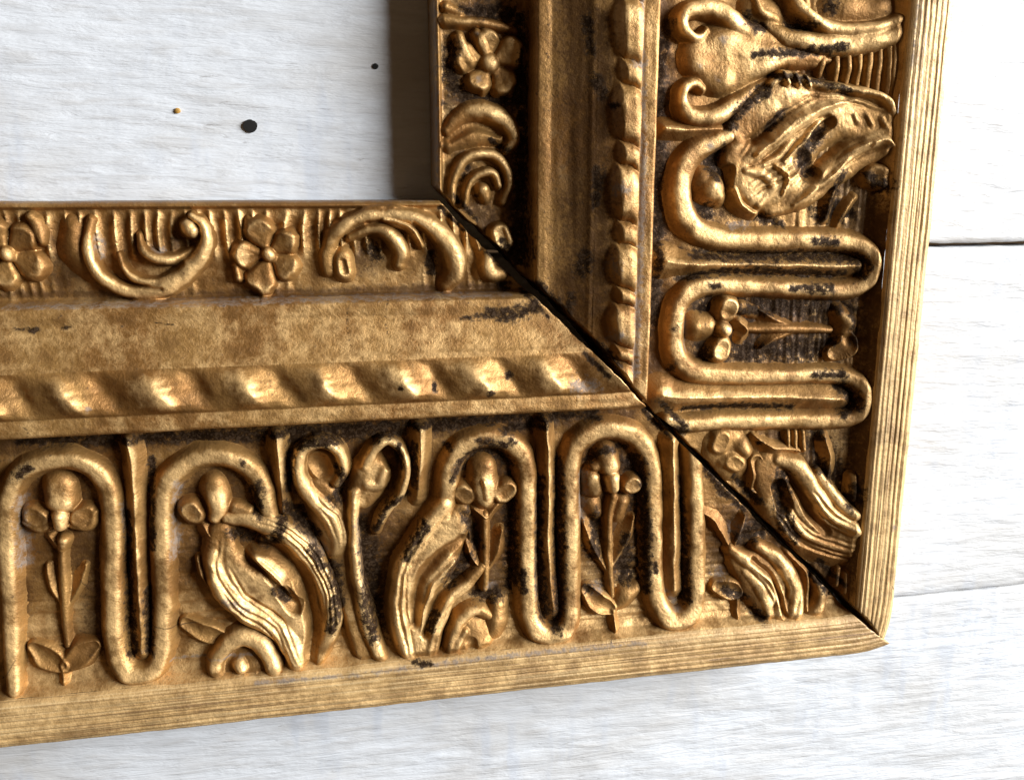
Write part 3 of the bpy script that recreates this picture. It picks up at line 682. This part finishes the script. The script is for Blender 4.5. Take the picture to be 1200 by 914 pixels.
sprig(B, "flower", [K('round', (566, 548, 14, 9), (567, 570, 17, 12), (568, 584, 13, 11)), K('cup', (540, 577, 13, 9), (545, 580, 13, 9)), K('cup', (594, 574, 13, 9), (589, 578, 13, 9)), K('ridge', (556, 596, 7, 7), (568, 606, 8, 9)), K('ridge', (584, 592, 6, 6), (570, 606, 7, 8)), K('round', (566, 562, 5, 14), (569, 580, 6, 13))])
sprig(B, "stem", [K('round', (568, 604, 6, 8), (569, 640, 5, 7), (568, 690, 5, 6)), K('left', (586, 622, 5, 7), (580, 645, 10, 7), (570, 668, 5, 5)), K('right', (549, 636, 4, 6), (556, 654, 6, 6), (567, 668, 4, 5)), K('hollow', (538, 606, 7, 5), (541, 622, 10, 6), (548, 634, 5, 4))])
sprig(B, "leaf", [K('dome', (584, 712, 12, 7), (580, 730, 14, 9), (572, 744, 9, 6)), K('dome', (570, 735, 6, 5), (574, 765, 6, 5))])
sprig(B, "flower", [K('round', (710, 532, 14, 10), (714, 546, 13, 11)), K('round', (693, 562, 12, 10), (697, 574, 11, 9)), K('round', (716, 560, 10, 14), (717, 570, 9, 13), k=.8), K('cup', (742, 567, 12, 9), (738, 569, 11, 9)), K('round', (697, 548, 8, 8), (702, 544, 8, 8))])
sprig(B, "stem", [K('round', (719, 582, 6, 8), (714, 605, 5, 7), (714, 650, 5, 7), (718, 700, 4, 5)), K('right', (686, 612, 4, 6), (698, 640, 8, 7), (712, 668, 4, 5)), K('left', (741, 608, 5, 6), (731, 632, 10, 7), (717, 664, 4, 5)), K('dome', (694, 590, 11, 6), (700, 602, 8, 5)), K('dome', (730, 590, 9, 6), (724, 606, 8, 5))])
sprig(B, "leaf", [K('hollow', (688, 692, 8, 5), (702, 706, 13, 8), (716, 714, 7, 6)), K('dome', (746, 692, 8, 5), (732, 702, 12, 7), (722, 712, 6, 5)), K('ridge', (719, 716, 5, 7), (722, 738, 6, 7), (725, 754, 5, 4))])

# acanthus leaves, volutes and the double trumpet between the panels
R("acanthus_leaf", B, [K('flat', (318, 640, 18, 8), (342, 680, 30, 9), (360, 730, 26, 8), (358, 782, 16, 6)), K('flat', (258, 625, 14, 8), (262, 660, 22, 11), (285, 690, 28, 12), (325, 705, 30, 11), (352, 745, 24, 10), (352, 790, 14, 7)),
    K('round', (266, 606, 9, 10), (300, 610, 12, 13), (332, 620, 14, 15), (360, 645, 13, 15), (382, 682, 13, 15), (388, 728, 12, 14), (372, 788, 8, 7)),
    K('round', (250, 650, 10, 12), (260, 690, 13, 14), (292, 716, 15, 15), (328, 736, 15, 15), (346, 765, 13, 13), (345, 800, 9, 7)),
    K('ridge', (300, 650, 12, 14), (325, 672, 14, 15), (342, 700, 10, 12)),
    K('-ridge', (285, 638, 7, 6), (325, 645, 9, 9), (354, 680, 9, 10), (366, 730, 8, 10), (362, 778, 7, 6)),
    K('-dome', (330, 690, 8, 8), (346, 708, 9, 10))] + veins([(262, 625), (262, 665), (285, 700), (325, 728), (345, 775)], (-8, -2, 5, 11)) + veins([(300, 610), (335, 620), (362, 648), (384, 690), (386, 740)], (-6, 0, 5)) + veins([(280, 650), (310, 670), (335, 700)], (-10, -4, 2)))
R("volute", B, [K('flat', (276, 790, 22, 6), (290, 785, 24, 7)), K('round', (256, 806, 9, 9), (252, 782, 10, 12), (262, 757, 11, 14), (286, 744, 12, 14), (309, 755, 12, 14), (320, 782, 11, 13), (318, 806, 9, 9)),
    K('round', (280, 776, 9, 12), (283, 780, 9, 12), k=1.5), K('ridge', (266, 798, 6, 9), (282, 806, 6, 10), (300, 796, 6, 9))], step=0.9)
R("trumpet_scroll", B, [K('flat', (372, 575, 16, 8), (390, 606, 22, 9), (402, 650, 17, 8), (412, 705, 14, 8), (430, 760, 15, 7), (442, 786, 9, 5)),
    K('flat', (378, 546, 20, 7), (384, 552, 18, 7)), K('flat', (436, 556, 22, 10), (424, 580, 16, 10)),
    K('round', (394, 566, 7, 10), (403, 546, 8, 12), (394, 524, 8, 13), (373, 517, 8, 13), (354, 528, 8, 13), (350, 552, 9, 13), (362, 578, 11, 14), (386, 602, 13, 14), (398, 632, 13, 12), (394, 662, 9, 7)),
    K('round', (450, 552, 9, 12), (444, 566, 9, 12), (430, 566, 10, 12)),
    K('round', (428, 545, 8, 12), (438, 525, 8, 13), (456, 516, 7, 14), (471, 528, 6, 14), (475, 550, 6, 14), (468, 578, 7, 13), (450, 600, 7, 12), (442, 622, 6, 7)),
    K('round', (415, 575, 8, 14), (413, 610, 7, 15), (415, 650, 8, 15), (421, 690, 9, 14), (432, 735, 10, 13), (446, 772, 9, 10), (455, 790, 7, 5)),
    K('-dome', (374, 542, 11, 6), (378, 550, 10, 6)), K('-dome', (456, 537, 8, 8), (459, 544, 7, 8))] + veins([(356, 560), (372, 586), (392, 608), (398, 640)], (-4, 3)))
R("acanthus_leaf", B, [K('flat', (528, 618, 22, 10), (500, 665, 30, 10), (490, 715, 28, 10), (492, 760, 20, 9), (498, 786, 14, 6)), K('flat', (540, 600, 12, 8), (522, 628, 20, 10), (500, 660, 24, 11), (486, 700, 22, 11), (486, 745, 18, 10), (492, 785, 13, 7)),
    K('round', (520, 590, 12, 14), (492, 628, 12, 15), (471, 668, 12, 15), (467, 712, 13, 14), (476, 755, 12, 12), (488, 788, 9, 7)),
    K('round', (566, 664, 6, 7), (546, 684, 9, 11), (524, 702, 11, 13), (508, 735, 12, 13), (505, 775, 10, 9)),
    K('ridge', (532, 655, 8, 12), (508, 680, 12, 15), (494, 715, 10, 14), (494, 750, 7, 10)),
    K('-ridge', (540, 630, 6, 5), (510, 652, 8, 7), (488, 686, 7, 6), (484, 730, 5, 5)), K('-ridge', (540, 672, 6, 6), (512, 700, 7, 7), (498, 740, 5, 6))] + veins([(516, 600), (490, 634), (472, 672), (470, 715), (482, 770)], (-4, 3)) + veins([(556, 674), (524, 704), (508, 738), (506, 775)], (-3, 4)))
R("volute", B, [K('round', (572, 722, 7, 8), (556, 714, 9, 11), (538, 726, 9, 12), (530, 748, 9, 11), (528, 778, 7, 7)), K('flat', (552, 748, 24, 8), (550, 770, 20, 6)), K('round', (545, 738, 6, 11), (536, 752, 6, 11), (534, 776, 5, 7)), K('-dome', (552, 752, 6, 3), (554, 764, 6, 3))], step=0.9)
# corner
R("acanthus_leaf", B, [K('flat', (866, 655, 12, 7), (892, 678, 26, 9), (916, 708, 26, 9), (922, 736, 20, 6)), K('round', (856, 645, 7, 8), (884, 664, 10, 12), (906, 690, 11, 13), (914, 718, 10, 11), (916, 740, 7, 6)),
    K('round', (888, 640, 8, 9), (914, 660, 11, 13), (928, 688, 12, 13), (931, 715, 11, 11), (926, 738, 8, 6)),
    K('round', (872, 668, 7, 9), (890, 690, 9, 12), (901, 715, 8, 10), (904, 738, 6, 6)), K('ridge', (924, 648, 7, 7), (944, 672, 8, 9), (946, 715, 7, 7)),
    K('-ridge', (880, 655, 4, 6), (905, 680, 4, 7), (918, 720, 4, 7))] + veins([(860, 648), (888, 668), (908, 695), (914, 735)], (-3, 4)) + veins([(892, 642), (916, 662), (929, 690), (930, 735)], (-4, 3, 8)))
R("leaf", B, [K('right', (824, 598, 4, 6), (842, 612, 7, 7), (858, 642, 5, 5)), K('left', (872, 604, 4, 6), (866, 622, 6, 7), (860, 642, 4, 5)), K('hollow', (842, 688, 8, 5), (854, 690, 12, 8), (866, 694, 7, 6)), K('ridge', (864, 700, 5, 7), (873, 740, 5, 4))])
R("leaf_lobe", B, [K('round', (953, 674, 7, 9), (962, 692, 9, 11), (958, 712, 9, 9), (952, 732, 6, 5))])

# ------------------------------------------------------------------ ornament: right stile
T_ = 's'
rosette(T_, (573, 74, 13), 46, 5, 0.42, [K('round', (538, 42, 7, 8), (543, 58, 9, 10), (552, 72, 8, 9)), K('round', (558, 38, 6, 8), (564, 50, 8, 10), (569, 62, 7, 9))], hc=13)
R("leaf", T_, [K('round', (522, 24, 8, 8), (548, 26, 7, 9), (575, 28, 8, 9), (604, 36, 5, 6)), K('round', (524, 8, 7, 7), (540, 14, 6, 6))], step=0.9)
R("scroll", T_, [K('round', (524, 152, 7, 7), (542, 134, 10, 10), (568, 130, 12, 12), (592, 142, 12, 13), (602, 162, 9, 13), (594, 176, 7, 10)),
    K('round', (530, 235, 5, 7), (532, 208, 6, 9), (544, 188, 7, 11), (566, 180, 7, 11), (588, 190, 8, 11), (597, 214, 7, 10), (590, 236, 6, 8)),
    K('round', (544, 240, 5, 8), (548, 218, 6, 10), (560, 204, 6, 11), (577, 203, 6, 11), (584, 218, 5, 10)),
    K('dome', (526, 170, 9, 6), (556, 158, 14, 8), (584, 162, 10, 8)), K('round', (566, 222, 9, 10), (570, 232, 8, 9)), K('ridge', (536, 250, 5, 6), (554, 262, 6, 6)),
    K('-ridge', (528, 164, 4, 3), (556, 148, 6, 5), (584, 158, 5, 5))], step=0.9)
R("leaf_lobe", T_, [K('cup', (586, 274, 14, 10), (589, 282, 13, 10)), K('round', (592, 268, 5, 11), (597, 282, 6, 11), (593, 292, 5, 8))], step=0.9)
band(T_, [(853, 160, 9), (838, 166, 11), (816, 177, 14), (802, 196, 15), (797, 224, 15), (802, 252, 15), (820, 272, 14), (860, 281), (920, 282), (985, 282, 12), (1014, 292, 11), (1024, 311, 11), (1014, 331, 11), (985, 340, 11), (900, 337, 11), (840, 334, 12), (812, 340), (795, 358), (790, 388), (794, 418), (812, 435), (850, 440, 12), (920, 440, 11), (980, 440, 11), (1005, 449, 11), (1015, 467, 11), (1005, 485, 11), (980, 492, 11), (900, 493, 11), (840, 494, 11), (800, 497, 11), (782, 492, 9)], r=13)
rib(T_, [(779, 306, 15, 12), (805, 309, 10, 11), (900, 310, 8, 10), (1005, 312, 9, 9)])
rib(T_, [(774, 462, 17, 12), (800, 464, 13, 12), (900, 464, 11, 11), (985, 467, 12, 9)])
rib(T_, [(778, 150, 9, 10), (800, 153, 8, 10), (846, 152, 6, 6)])
sprig(T_, "flower", [K('dome', (818, 383, 15, 9), (830, 383, 13, 10)), K('cup', (853, 360, 14, 10), (851, 365, 13, 9)), K('cup', (843, 412, 14, 10), (845, 407, 13, 9)), K('round', (846, 385, 10, 14), (848, 387, 10, 14), k=.8), K('ridge', (866, 378, 7, 8), (874, 388, 8, 9), (868, 397, 7, 7))])
sprig(T_, "stem", [K('round', (876, 386, 5, 7), (920, 385, 6, 8), (955, 386, 5, 7), (975, 387, 4, 5)), K('left', (892, 366, 4, 6), (905, 377, 8, 7), (930, 384, 5, 5)), K('right', (894, 405, 4, 6), (906, 395, 7, 7), (930, 388, 5, 5)), K('flat', (872, 362, 8, 4), (886, 366, 7, 4))])
sprig(T_, "leaf", [K('dome', (984, 366, 9, 7), (993, 378, 13, 9), (990, 388, 9, 7)), K('hollow', (978, 414, 9, 6), (992, 406, 13, 9), (994, 396, 8, 6))])
sprig(T_, "flower", [K('flat', (850, 525, 22, 4), (862, 540, 22, 4)), K('cup', (846, 516, 13, 7), (844, 522, 12, 7)), K('cup', (864, 545, 11, 7), (858, 541, 11, 7)), K('dome', (870, 524, 11, 7), (874, 530, 10, 7)), K('dome', (852, 538, 9, 6), (848, 542, 8, 6))])

# top: trumpet, acanthus, flutes
R("trumpet_scroll", T_, [K('round', (826, 36, 6, 9), (816, 44, 7, 11), (802, 38, 8, 12), (798, 24, 9, 12), (808, 12, 10, 12), (832, 10, 12, 12), (856, 22, 13, 12), (878, 36, 12, 10), (904, 46, 9, 8), (935, 56, 6, 5)),
    K('round', (822, 104, 6, 9), (814, 98, 7, 10), (801, 104, 8, 12), (798, 120, 9, 12), (808, 135, 11, 12), (832, 138, 12, 12), (856, 126, 11, 11), (876, 110, 9, 9), (898, 96, 6, 5)),
    K('flat', (826, 66, 26, 9), (850, 70, 36, 10), (880, 66, 26, 10), (915, 66, 14, 9), (960, 70, 10, 6)),
    K('round', (868, 64, 9, 10), (900, 68, 7, 10), (940, 68, 7, 8), (975, 70, 5, 5)), K('-dome', (815, 27, 9, 4), (817, 31, 8, 5)), K('-dome', (812, 112, 9, 4), (815, 114, 8, 5))])
R("acanthus_leaf", T_, [K('flat', (866, 152, 16, 8), (890, 128, 24, 10), (925, 118, 24, 10), (970, 118, 20, 10), (1015, 124, 18, 9), (1050, 142, 12, 7)),
    K('flat', (868, 185, 22, 9), (888, 212, 32, 11), (915, 200, 30, 11), (945, 160, 24, 10), (985, 140, 22, 9), (1040, 150, 18, 8)),
    K('flat', (905, 238, 16, 8), (945, 225, 16, 9), (985, 195, 18, 9), (1030, 172, 14, 8)),
    K('round', (900, 100, 6, 11), (915, 91, 7, 13), (935, 93, 6, 12), (968, 103, 6, 14), (1000, 107, 6, 14), (1030, 114, 6, 13), (1057, 134, 6, 9)),
    K('ridge', (884, 182, 12, 14), (910, 160, 18, 18), (940, 138, 17, 18), (970, 124, 12, 15), (1000, 118, 7, 11)),
    K('ridge', (915, 190, 8, 13), (936, 168, 10, 16), (954, 148, 9, 15), (972, 136, 6, 11)),
    K('ridge', (928, 240, 10, 11), (950, 222, 14, 15), (975, 202, 15, 17), (998, 178, 15, 17), (1026, 164, 14, 15), (1054, 170, 10, 10)),
    K('round', (872, 200, 7, 12), (890, 205, 8, 14), (902, 220, 8, 14), (888, 240, 7, 11)), K('ridge', (905, 195, 8, 14), (918, 208, 9, 15), (914, 228, 8, 13)), K('ridge', (858, 222, 9, 12), (866, 240, 9, 12), (884, 250, 8, 10)),
    K('dome', (998, 136, 6, 10), (1003, 144, 6, 11)), K('dome', (1014, 136, 6, 10), (1019, 146, 6, 11)), K('dome', (1030, 138, 6, 10), (1036, 148, 6, 10)), K('round', (912, 88, 5, 14), (918, 100, 5, 14)), K('round', (926, 89, 5, 14), (932, 100, 5, 14)), K('round', (940, 92, 4, 14), (946, 102, 4, 13)),
    K('-dome', (952, 158, 7, 5), (968, 144, 8, 7)), K('-dome', (938, 190, 12, 5), (950, 206, 10, 6)), K('-ridge', (955, 218, 4, 5), (985, 190, 5, 6), (1015, 170, 4, 4)), K('-dome', (975, 228, 7, 8), (968, 245, 7, 8)), K('-dome', (852, 200, 7, 7), (850, 216, 7, 7))]
    + veins([(870, 190), (895, 165), (925, 140), (960, 120)], (-14, -7, 8, 15)) + veins([(862, 200), (885, 190), (905, 180), (925, 160)], (0, 8, 16, 24, 32, 40)) + veins([(935, 235), (970, 205), (1000, 178), (1040, 165)], (-7, 6)) + veins([(900, 112), (940, 108), (990, 112), (1045, 130)], (0, 6)), rough=2.0)
R("leaf", T_, [K('cup', (1024, 206, 14, 9), (1038, 208, 14, 9)), K('ridge', (986, 205, 6, 7), (975, 228, 8, 8), (968, 256, 6, 5)), K('ridge', (1003, 232, 5, 6), (992, 244, 7, 8), (982, 266, 5, 5))])
R("volute", T_, [K('dome', (826, 212, 15, 9), (832, 220, 17, 12), (842, 230, 12, 9))], step=0.9)
R("acanthus_leaf", T_, [K('round', (926, -8, 8, 11), (936, 10, 9, 13), (958, 28, 9, 14), (992, 36, 9, 13), (1030, 32, 8, 12), (1066, 20, 7, 8)),
    K('round', (900, 30, 8, 8), (925, 46, 11, 11), (965, 52, 13, 12), (1010, 50, 14, 12), (1050, 40, 12, 10), (1074, 30, 9, 7)),
    K('dome', (885, 5, 16, 7), (905, 20, 16, 8)), K('dome', (985, 8, 22, 6), (1030, 8, 20, 6)), K('round', (885, 0, 6, 9), (892, 14, 7, 10), (910, 24, 6, 8))])
for i, (xa, ya, xb, yb) in enumerate(((966, 66, 963, 86), (982, 64, 980, 94), (996, 62, 993, 97), (1009, 60, 1006, 99), (1021, 58, 1018, 103), (1033, 55, 1029, 106), (1044, 51, 1040, 110), (1055, 46, 1049, 114), (1066, 38, 1058, 120))):
    R("flute", T_, [K('round', (xa, ya, 5.2, 6), ((xa + xb) / 2 - 1, (ya + yb) / 2, 5.6, 8), (xb, yb, 4.6, 5), k=1)], step=0.9)
for i, x in enumerate((925, 934, 943)):
    R("flute", T_, [K('round', (x, 507, 3.4, 5), (x, 528, 3.4, 6), k=1)], step=0.9)
for i, (xa, ya, xb, yb) in enumerate(((984, 668, 980, 686), (992, 674, 989, 694), (1000, 674, 996, 704), (1008, 672, 1003, 712))):
    R("flute", T_, [K('round', (xa, ya, 3.8, 5), (xb, yb, 3.8, 7), k=1)], step=0.9)
R("acanthus_leaf", T_, [K('flat', (900, 548, 18, 7), (915, 585, 26, 8), (950, 615, 34, 9), (995, 630, 26, 8)), K('round', (912, 538, 9, 9), (934, 548, 12, 13), (950, 574, 12, 14), (972, 604, 12, 14), (1000, 620, 10, 12), (1018, 624, 7, 8)),
    K('round', (958, 556, 8, 9), (972, 578, 9, 12), (992, 598, 9, 12), (1017, 610, 7, 9)),
    K('dome', (905, 560, 14, 6), (916, 595, 20, 8), (945, 625, 24, 9), (985, 642, 22, 8), (1014, 645, 14, 6)),
    K('round', (905, 590, 6, 7), (918, 618, 7, 10), (938, 640, 6, 9)), K('round', (925, 600, 5, 8), (938, 622, 6, 10), (955, 636, 5, 8)),
    K('-ridge', (930, 565, 5, 5), (945, 596, 6, 7), (968, 624, 5, 5)), K('-dome', (912, 570, 9, 10), (918, 592, 9, 10))] + veins([(905, 560), (916, 595), (945, 628), (985, 645), (1014, 650)], (-10, -4, 4, 10)) + veins([(925, 545), (945, 575), (970, 606), (1005, 622)], (-5, 5)))
R("leaf", T_, [K('left', (884, 512, 4, 6), (905, 528, 10, 9), (936, 530, 6, 6)), K('ridge', (966, 512, 7, 7), (972, 540, 9, 9), (966, 570, 6, 6)), K('hollow', (886, 540, 9, 6), (892, 556, 12, 7), (888, 572, 8, 5)), K('round', (1000, 560, 6, 6), (1002, 580, 7, 7), (1012, 594, 5, 5))])
